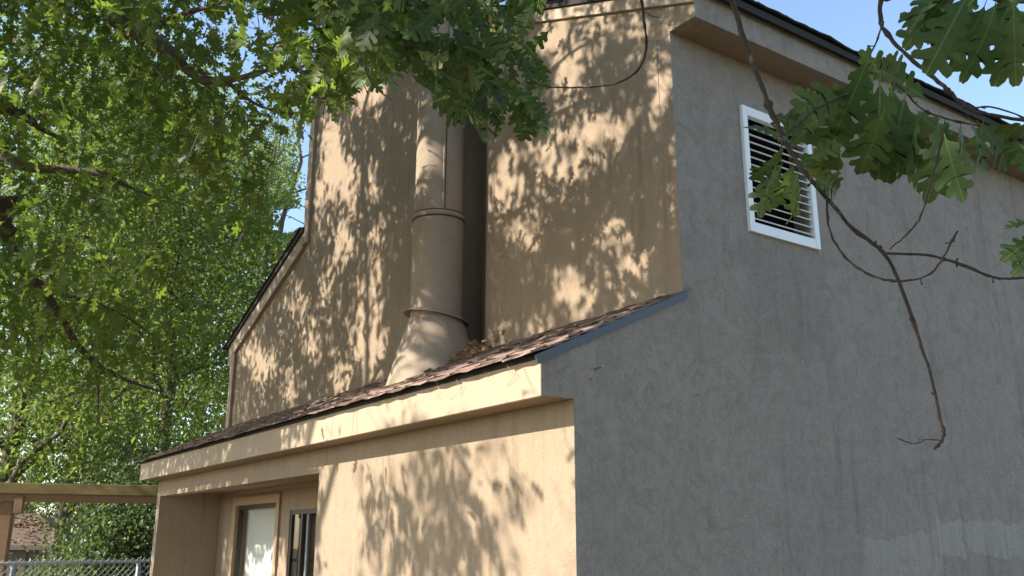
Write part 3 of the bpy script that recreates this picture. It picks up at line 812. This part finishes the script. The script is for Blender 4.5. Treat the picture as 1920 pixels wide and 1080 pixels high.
nm = rng.normal(0, .55, (n, 3))+np.array([0, 0, .9])
sz = rng.uniform(.105, .185, n); tint = rng.uniform(0, .5, nC)[idx]+rng.uniform(0, .45, n)
oo, hh = openness(lp)                               # leaves dropped to shape the lit patches on the front
al, _ = allowed(lp)
k = al & ~(hh & (rng.random(n) < np.clip(oo*1.15-.1, 0, 1)))
lp, ax, nm, sz, tint = lp[k], ax[k], nm[k], sz[k], tint[k]
x, y, z = proj(lp)
inf = (z > 1) & (x > 0) & (x < 1920) & (y > 0) & (y < 1080)
big = np.where(inf)[0]; big = big[np.argsort(-(sz/z)[big])][:300]
def place_leaf(parent, p, a, nrm, s, me):
    R = frames(np.array([a]), np.array([nrm]))[0]
    o = link('leaf', me, parent)
    mw = Matrix(((R[0, 0]*s, R[0, 1]*s, R[0, 2]*s, p[0]), (R[1, 0]*s, R[1, 1]*s, R[1, 2]*s, p[1]), (R[2, 0]*s, R[2, 1]*s, R[2, 2]*s, p[2]), (0, 0, 0, 1)))
    o.matrix_parent_inverse = Matrix.Identity(4)
    o.matrix_basis = parent_world(parent).inverted() @ mw
    return o
for i in big:
    place_leaf(oakA, lp[i], ax[i], nm[i], sz[i], MID_ME[i % 7])
rest = np.ones(len(lp), bool); rest[big] = False
scatter('crown', lp[rest], ax[rest], nm[rest], sz[rest], tint[rest], FAR, 'leaf', oakA)
print('oak leaves', len(lp))

# ------------------------------------------------------------------ oak standing behind the camera: near boughs hang into view
B_BASE = np.array([8.2, -6.8, 0.])
oakB = empty('oak_tree', tuple(B_BASE), 'oak whose near boughs hang in front of the flue and vent', 'tree')
limb(oakB, [B_BASE+(0, 0, -.3), B_BASE+(0, .1, 1.6), B_BASE+(-.1, .2, 3.4), B_BASE+(-.3, .3, 5.2)], .34, .2, 'trunk', sides=14)
forkB = B_BASE+(-.3, .3, 5.1)
def near_twig(pl, d0, d1, r0, r1, pre=(), knots=5, sub=5, label=None, m='bark_near'):
    n = len(pl); P = [np.array(q, float) for q in pre]+[at(x, y, d0+(d1-d0)*i/(n-1)) for i, (x, y) in enumerate(pl)]
    return limb(oakB, P, r0, r1, 'bough' if r0 > .02 else 'twig', m, 7, sub, knots, label, spurs=max(3, knots))
HUB = at(1500, -420, 2.6)
limb(oakB, [forkB, .5*(forkB+HUB)+(0, 0, .5), HUB], .10, .022, 'bough')
near_twig([(1330, -90), (1372, 0), (1400, 90), (1428, 160), (1445, 205), (1475, 270), (1500, 310), (1545, 365), (1600, 430), (1657, 475), (1690, 540), (1718, 620), (1745, 705), (1766, 795), (1768, 825), (1752, 842)], 1.75, 1.6, 0.0053, 0.0024, pre=[HUB], knots=12)
near_twig([(1550, 372), (1555, 430), (1580, 475), (1610, 503), (1650, 522), (1692, 527), (1745, 513), (1775, 470), (1796, 433)], 1.65, 1.5, 0.0022, 0.0016, knots=8)
near_twig([(1657, 475), (1735, 478), (1790, 492), (1850, 515), (1880, 522), (1960, 518)], 1.63, 1.55, 0.0025, 0.0019, knots=6)
near_twig([(1668, 468), (1700, 440), (1727, 405), (1740, 360), (1752, 320), (1768, 250)], 1.62, 1.55, 0.0012, 0.0019, knots=5)
near_twig([(1655, -60), (1650, 0), (1655, 50), (1680, 85), (1715, 115), (1760, 155), (1800, 190), (1815, 203), (1860, 217), (1960, 232)], 1.9, 1.7, 0.0046, 0.0034, pre=[HUB], knots=8)
near_twig([(1815, 203), (1870, 203), (1960, 240)], 1.75, 1.8, 0.0019, 0.0015, knots=3)
near_twig([(1656, 40), (1642, 80), (1628, 110)], 1.88, 1.85, 0.0019, 0.0015, knots=2)
near_twig([(1640, 130), (1690, 165), (1730, 205), (1785, 225), (1850, 238)], 1.85, 1.75, 0.0019, 0.0015, knots=4)
near_twig([(1475, 250), (1500, 232), (1530, 205), (1580, 180), (1625, 150)], 1.70, 1.8, 0.0017, 0.0015, knots=4)
near_twig([(1470, 262), (1455, 300), (1430, 330)], 1.70, 1.65, 0.0014, 0.0009, knots=2)
near_twig([(1767, 826), (1738, 824), (1715, 832), (1683, 822)], 1.6, 1.6, 0.0009, 0.0009, knots=3)
near_twig([(1195, -80), (1203, 0), (1210, 60), (1210, 100), (1195, 132), (1160, 155), (1100, 163), (1030, 163), (985, 150)], 3.0, 3.3, 0.0053, 0.0026, pre=[HUB], knots=8)
near_twig([(1210, 22), (1222, 30), (1240, 34)], 3.05, 3.0, 0.0019, 0.0011, knots=1)
H2 = at(900, -330, 4.2)
limb(oakB, [forkB, .5*(forkB+H2)+(0, 0, .9), H2], .09, .022, 'bough')
CT = []
for pl, d0, d1, r0 in (([(820, -120), (800, 0), (790, 80), (830, 150), (880, 205), (930, 255)], 4.0, 3.7, .010),
                       ([(900, -100), (920, 0), (900, 70), (930, 140), (975, 200), (1005, 250)], 4.0, 3.6, .010),
                       ([(1000, -80), (1060, -6), (980, 8), (900, 12)], 4.0, 3.8, .009),
                       ([(780, -60), (735, 10), (720, 60), (770, 110), (800, 150)], 4.1, 3.9, .007),
                       ([(700, -60), (690, 40), (684, 120), (700, 160), (735, 188)], 4.6, 4.4, .006),
                       ([(640, -60), (650, 40), (690, 95), (745, 160)], 4.8, 4.6, .006)):
    CT.append(near_twig(pl, d0, d1, r0, .0025, pre=[H2], knots=5))
# unseen crown overhead, added to shade the near right-hand leaves
nb = 460; cb = np.array([2.9, -5.6, 5.2])+rng.normal(0, 1, (nb, 3))*np.array([1.7, 1.6, 1.0])
xs = cb[:, 0]+.327*(D-cb[:, 1]); okb = (xs > .9) & (cb[:, 2] > 3.6)
px_, py_, pz_ = proj(cb); okb &= ~((pz_ > 0) & (px_ > -150) & (px_ < 2100) & (py_ > -150)); cb = cb[okb]
ib = np.repeat(np.arange(len(cb)), 22); nbl = len(ib)
scatter('crown', cb[ib]+rng.normal(0, .2, (nbl, 3)), unit(nbl)+np.array([0, 0, -.4]), rng.normal(0, .5, (nbl, 3))+np.array([0, 0, .9]), rng.uniform(.12, .2, nbl), rng.random(nbl), FAR, 'leaf', oakB)
for q in cb[::24]: limb(oakB, [forkB, .5*(forkB+q)+(0, 0, .3), q], .03, .006, 'limb')
# leaves drawn one by one on the right-hand boughs: base, tip, distance
RL = [((1632, 100), (1572, 250), 1.75), ((1640, 120), (1600, 300), 1.80), ((1650, 140), (1648, 330), 1.72), ((1612, 165), (1500, 205), 1.80), ((1668, 150), (1690, 320), 1.82), ((1600, 200), (1545, 310), 1.86),
 ((1580, 185), (1490, 250), 1.88), ((1660, 200), (1615, 330), 1.66), ((1700, 170), (1665, 315), 1.78), ((1720, 195), (1730, 330), 1.70), ((1735, 205), (1690, 345), 1.82), ((1760, 215), (1765, 365), 1.66), ((1780, 222), (1735, 330), 1.8),
 ((1790, 222), (1825, 330), 1.72), ((1812, 210), (1870, 320), 1.70), ((1830, 225), (1915, 300), 1.68), ((1850, 230), (1955, 275), 1.70), ((1800, 215), (1800, 320), 1.84), ((1742, 190), (1660, 130), 1.9), ((1690, 160), (1610, 110), 1.92),
 ((1880, 232), (1930, 330), 1.75), ((1700, 165), (1676, 105), 1.95), ((1770, 250), (1792, 345), 1.62), ((1640, 170), (1560, 235), 1.94), ((1715, 200), (1770, 270), 1.9), ((1620, 150), (1660, 260), 1.95), ((1690, 190), (1640, 270), 1.9), ((1845, 222), (1830, 300), 1.85),
 # round the vent
 ((1478, 262), (1405, 225), 1.72), ((1475, 270), (1420, 345), 1.62), ((1470, 300), (1412, 385), 1.66), ((1505, 312), (1575, 352), 1.64), ((1520, 330), (1592, 356), 1.6), ((1500, 315), (1468, 405), 1.70), ((1490, 300), (1462, 395), 1.74), ((1502, 345), (1492, 420), 1.66), ((1512, 300), (1575, 270), 1.7), ((1440, 215), (1510, 235), 1.78), ((1495, 232), (1440, 262), 1.8), ((1545, 200), (1502, 165), 1.84), ((1455, 300), (1440, 392), 1.6), ((1500, 310), (1555, 300), 1.76),
 # dark spray against the sky, top right
 ((1800, -30), (1690, 78), 1.45), ((1820, -20), (1745, 120), 1.42), ((1850, 0), (1800, 125), 1.48), ((1870, -5), (1835, 140), 1.40), ((1900, 10), (1905, 150), 1.42), ((1780, -30), (1700, 30), 1.5), ((1930, 20), (1880, 130), 1.5), ((1840, -20), (1770, 65), 1.52), ((1900, 0), (1860, 90), 1.46), ((1790, -40), (1740, 60), 1.55), ((1950, 0), (1915, 110), 1.44), ((1860, -50), (1720, 15), 1.5), ((1930, -40), (1850, 40), 1.5),
 ((1945, 410), (1885, 425), 1.6), ((1945, 440), (1890, 480), 1.62), ((1950, 455), (1912, 510), 1.6)]
near_twig([(1990, -60), (1900, 0), (1830, -20), (1770, -45)], 1.5, 1.48, .006, .003, pre=[HUB], knots=4)
near_twig([(2020, 300), (1985, 380), (1945, 425), (1940, 460)], 1.6, 1.6, .004, .002, pre=[at(2050, 100, 1.7)], knots=3)
lr = np.random.default_rng(77); nleafB = 0
for (b, t, dd) in RL:
    P0 = at(b[0], b[1], dd); P1 = at(t[0], t[1], dd+lr.uniform(-.07, .07)); a = P1-P0; s = np.linalg.norm(a)
    nrm = -FWD*lr.uniform(.4, 1)+lr.normal(0, .5, 3)+np.array([0, 0, .25])
    place_leaf(oakB, P0, a, nrm, s*1.04, NEAR_ME[lr.integers(0, 7)]); nleafB += 1
# the thick spray over the flue
poly = np.array([(655, -10), (1035, -10), (1005, 45), (1000, 120), (1030, 160), (1025, 245), (985, 295), (925, 285), (880, 262), (858, 225), (830, 190), (775, 175), (735, 150), (715, 108), (660, 100), (635, 150), (612, 165), (605, 60)])
def in_poly(x, y):
    c = False; n = len(poly)
    for i in range(n):
        (x1, y1), (x2, y2) = poly[i], poly[(i+1) % n]
        if (y1 > y) != (y2 > y) and x < (x2-x1)*(y-y1)/(y2-y1)+x1: c = not c
    return c
allp = [(q, d) for tw_ in CT for q, d in zip(tw_, range(len(tw_)))]
cnt = 0; tries = 0
while cnt < 238 and tries < 6000:
    tries += 1
    tx, ty = lr.uniform(640, 1040), lr.uniform(-20, 300)
    if not in_poly(tx, ty): continue
    dd = lr.uniform(3.35, 4.15)
    # leaves hang down and to the right from their twigs
    L = lr.uniform(.11, .19)*FPX/dd; th = lr.normal(.9, .55)
    if tx < 740: th = lr.normal(1.8, .6)
    bx, by = tx-L*math.cos(th), ty-L*math.sin(th)
    if by > 215: continue
    P0, P1 = at(bx, by, dd), at(tx, ty, dd+lr.uniform(-.07, .07)); a = P1-P0
    nrm = lr.normal(0, .75, 3)+np.array([0, 0, .6])-FWD*.15
    place_leaf(oakB, P0, a, nrm, np.linalg.norm(a), NEAR_ME[lr.integers(0, 7)]); cnt += 1

# ------------------------------------------------------------------ yard structures at the left
pb0, pb1 = at(305, 927, 13.9), at(-260, 905, 13.4)
dv = pb1-pb0; dv[2] = 0; L = np.linalg.norm(dv); dv /= L; sd = np.array([-dv[1], dv[0], 0]); sd = sd*(-1 if sd@(CAM-pb0) > 0 else 1); zt = at(293, 910, 13.85)[2]
def plank(mb, a0, a1, s0, s1, z0, z1, dz=0.):
    v = []
    for a in (a0, a1):
        for s in (s0, s1):
            for z in (z0, z1):
                p = pb0+dv*a+sd*s; v.append((p[0], p[1], z+(dz if a == a1 else 0)))
    mb.add(v, [(0, 1, 3, 2), (4, 6, 7, 5), (0, 4, 5, 1), (2, 3, 7, 6), (0, 2, 6, 4), (1, 5, 7, 3)]); return mb
pergola = empty('patio_frame', tuple(pb0*np.array([1, 1, 0])), 'weathered wooden patio beam on a post left of the porch', 'patio frame')
plank(MB(), 0, L, -.02, .02, zt-.155, zt, .04).build('beam', 'wood_moss', pergola, bevel=.006)
plank(MB(), 0, L, .021, .06, zt-.27, zt-.02, .04).build('beam', 'wood', pergola, bevel=.006)
pa = np.linalg.norm((at(4, 1000, 13.5)-pb0)[:2])
plank(MB(), pa-.08, pa+.09, .061, .20, -1.2, zt-.02).build('post', 'wood', pergola, bevel=.006)
plank(MB(), pa-.24, pa-.12, .00, .09, zt-.42, zt-.16).build('brace_block', 'wood', pergola, bevel=.006)

# chain-link fence
f0, f1 = at(280, 1051.5, 13.0), at(-160, 1060, 10.9)
fence = empty('chain_link_fence', (f0[0], f0[1], 0), 'galvanised chain-link fence with a top rail left of the porch', 'fence')
MB().tube([f0, f1], .021, 10).build('top_rail', 'steel', fence, True)
fd = f1-f0; FL = np.linalg.norm(fd[:2]); fd /= np.linalg.norm(fd); zr = f0[2]; wm = MB(); ps = .085; nw = int(FL/ps)
side_ = np.array([-fd[1], fd[0], 0])
for k in range(-14, nw):
    for sg in (1, -1):
        pts = []
        for j in range(0, 15):
            s_ = k*ps+(j if sg > 0 else -j+14)*ps*.5
            if s_ < 0 or s_ > FL: continue
            z_ = zr+.045-j*ps*.55
            pts.append(f0+fd*s_*1.0+side_*(.026+(.004 if (j % 2) == (sg > 0) else -.004))+np.array([0, 0, z_-zr]))
        if len(pts) > 2: wm.tube(pts, .0024, 3, cap=False)
w_ = wm.build('wire_mesh', 'steel', fence); w_['kind'] = 'stuff'
for s_ in (.15, FL*.62):
    p = f0+fd*s_; MB().tube([(p[0], p[1], -1.), (p[0], p[1], zr+.0)], .03, 10).build('post', 'steel', fence, True)

# neighbour's shed
sh = at(60, 1022, 24); zE = sh[2]
hx = (RGT*np.array([1, 1, 0])); hx /= np.linalg.norm(hx); hy = np.array([-hx[1], hx[0], 0])
def SP(a, b, z): return tuple(sh*np.array([1, 1, 0])+hx*a+hy*b+np.array([0, 0, z]))
shed = empty('garden_shed', SP(0, 2, -1.1), 'small brown shed with a leaf-strewn hip roof behind the fence', 'shed')
w = MB(); x0, x1, y0, y1 = -3.6, .72, 0., 3.2
w.add([SP(a, b, z) for a in (x0, x1) for b in (y0, y1) for z in (-1.4, zE)], [(0, 1, 3, 2), (4, 6, 7, 5), (0, 4, 5, 1), (2, 3, 7, 6)])
w.build('wall', 'shed_wall', shed)
for k in range(7):
    a = x0+.35+k*.62
    w = MB(); w.add([SP(p, q, z) for p in (a, a+.05) for q in (-.03, -.002) for z in (-1.4, zE-.02)], [(0, 1, 3, 2), (4, 6, 7, 5), (0, 4, 5, 1), (2, 3, 7, 6), (0, 2, 6, 4), (1, 5, 7, 3)])
    w.build('batten', 'shed_wall', shed)
zR = at(10, 962, 25.4)[2]
ov = .14; r_ = MB()
e = [SP(x0-ov, y0-ov, zE), SP(x1+ov, y0-ov, zE), SP(x1+ov, y1+ov, zE), SP(x0-ov, y1+ov, zE), SP(x0+1.5, 1.6, zR), SP(x1-1.45, 1.6, zR)]
e += [tuple(np.array(q)-(0, 0, .06)) for q in e[:4]]
r_.add(e, [(0, 1, 5, 4), (1, 2, 5), (2, 3, 4, 5), (3, 0, 4), (0, 6, 7, 1), (1, 7, 8, 2), (2, 8, 9, 3), (3, 9, 6, 0), (6, 9, 8, 7)])
r_.build('roof', 'shed_roof', shed)
w = MB(); w.add([SP(p, q, z) for p in (x0-ov, x1+ov) for q in (-ov-.03, -ov-.002) for z in (zE-.12, zE-.005)], [(0, 1, 3, 2), (4, 6, 7, 5), (0, 4, 5, 1), (2, 3, 7, 6), (0, 2, 6, 4), (1, 5, 7, 3)])
w.build('fascia', 'shed_wall', shed)
n = 900; u, v_ = rng.random(n), rng.random(n)
A, B_, Cc, Dd = [np.array(q) for q in (e[0], e[1], e[5], e[4])]
lpos = (A*(1-u)[:, None]+B_*u[:, None])*(1-v_)[:, None]+(Dd*(1-u)[:, None]+Cc*u[:, None])*v_[:, None]+np.array([0, 0, .02])
lpos = lpos[rng.random(n) < .25+.75*np.exp(-((v_-.62)/.13)**2)]
scatter('fallen_leaves', lpos, unit(len(lpos))*np.array([1, 1, .15]), np.tile([0, 0, 1.], (len(lpos), 1))+rng.normal(0, .4, (len(lpos), 3)), rng.uniform(.08, .15, len(lpos)), rng.random(len(lpos)), [KITE], 'deadleaf', shed)

# ------------------------------------------------------------------ litter caught behind the flue boot, cobwebs under the shingles
n = 130
y_ = rng.uniform(.52, .93, n); x_ = PX+.30+rng.normal(.05, .16, n)+(.93-y_)*.3
pos = np.stack([x_, y_, zroof(y_)+.02+np.abs(rng.normal(0, .028, n))], 1)
o = scatter('leaf_litter', pos, unit(n)*np.array([1, 1, .6]), unit(n), rng.uniform(.03, .085, n), rng.random(n), FAR, 'deadleaf')
o['label'] = 'small drift of dry brown leaves behind the flue boot'; o['category'] = 'leaf litter'
tag(link('fallen_leaf', leaf_mesh(NEAR[2], 'leaf_near')), 'single green oak leaf lying on the low roof beside the flue', 'leaf')
o = COL.objects['fallen_leaf']; R = frames(np.array([[.8, -.5, -.2]]), np.array([[.1, -.6, 1.]]))[0]*.13
p = (PX+.26, .40, zroof(.40)+.03)
o.matrix_world = Matrix(((R[0, 0], R[0, 1], R[0, 2], p[0]), (R[1, 0], R[1, 1], R[1, 2], p[1]), (R[2, 0], R[2, 1], R[2, 2], p[2]), (0, 0, 0, 1)))
wb = MB()
for k in range(18):
    x0_ = -.22-rng.beta(1.2, 3.)*2.2; y0_ = -OV-.03; z0_ = zroof(y0_)-.045
    q = [np.array([x0_+rng.normal(0, .03)*j, -OV-.006-.045*(1-j/3)*rng.uniform(.4, 1), z0_-.028*j-abs(rng.normal(0, .006))*j]) for j in range(4)]
    wb.tube(q, .0006 if k % 5 else .0013, 3, cap=False)
o = wb.build('cobweb', 'web'); o['kind'] = 'stuff'; o['label'] = 'dusty cobwebs under the shingle edge of the low eave'; o['category'] = 'cobweb'
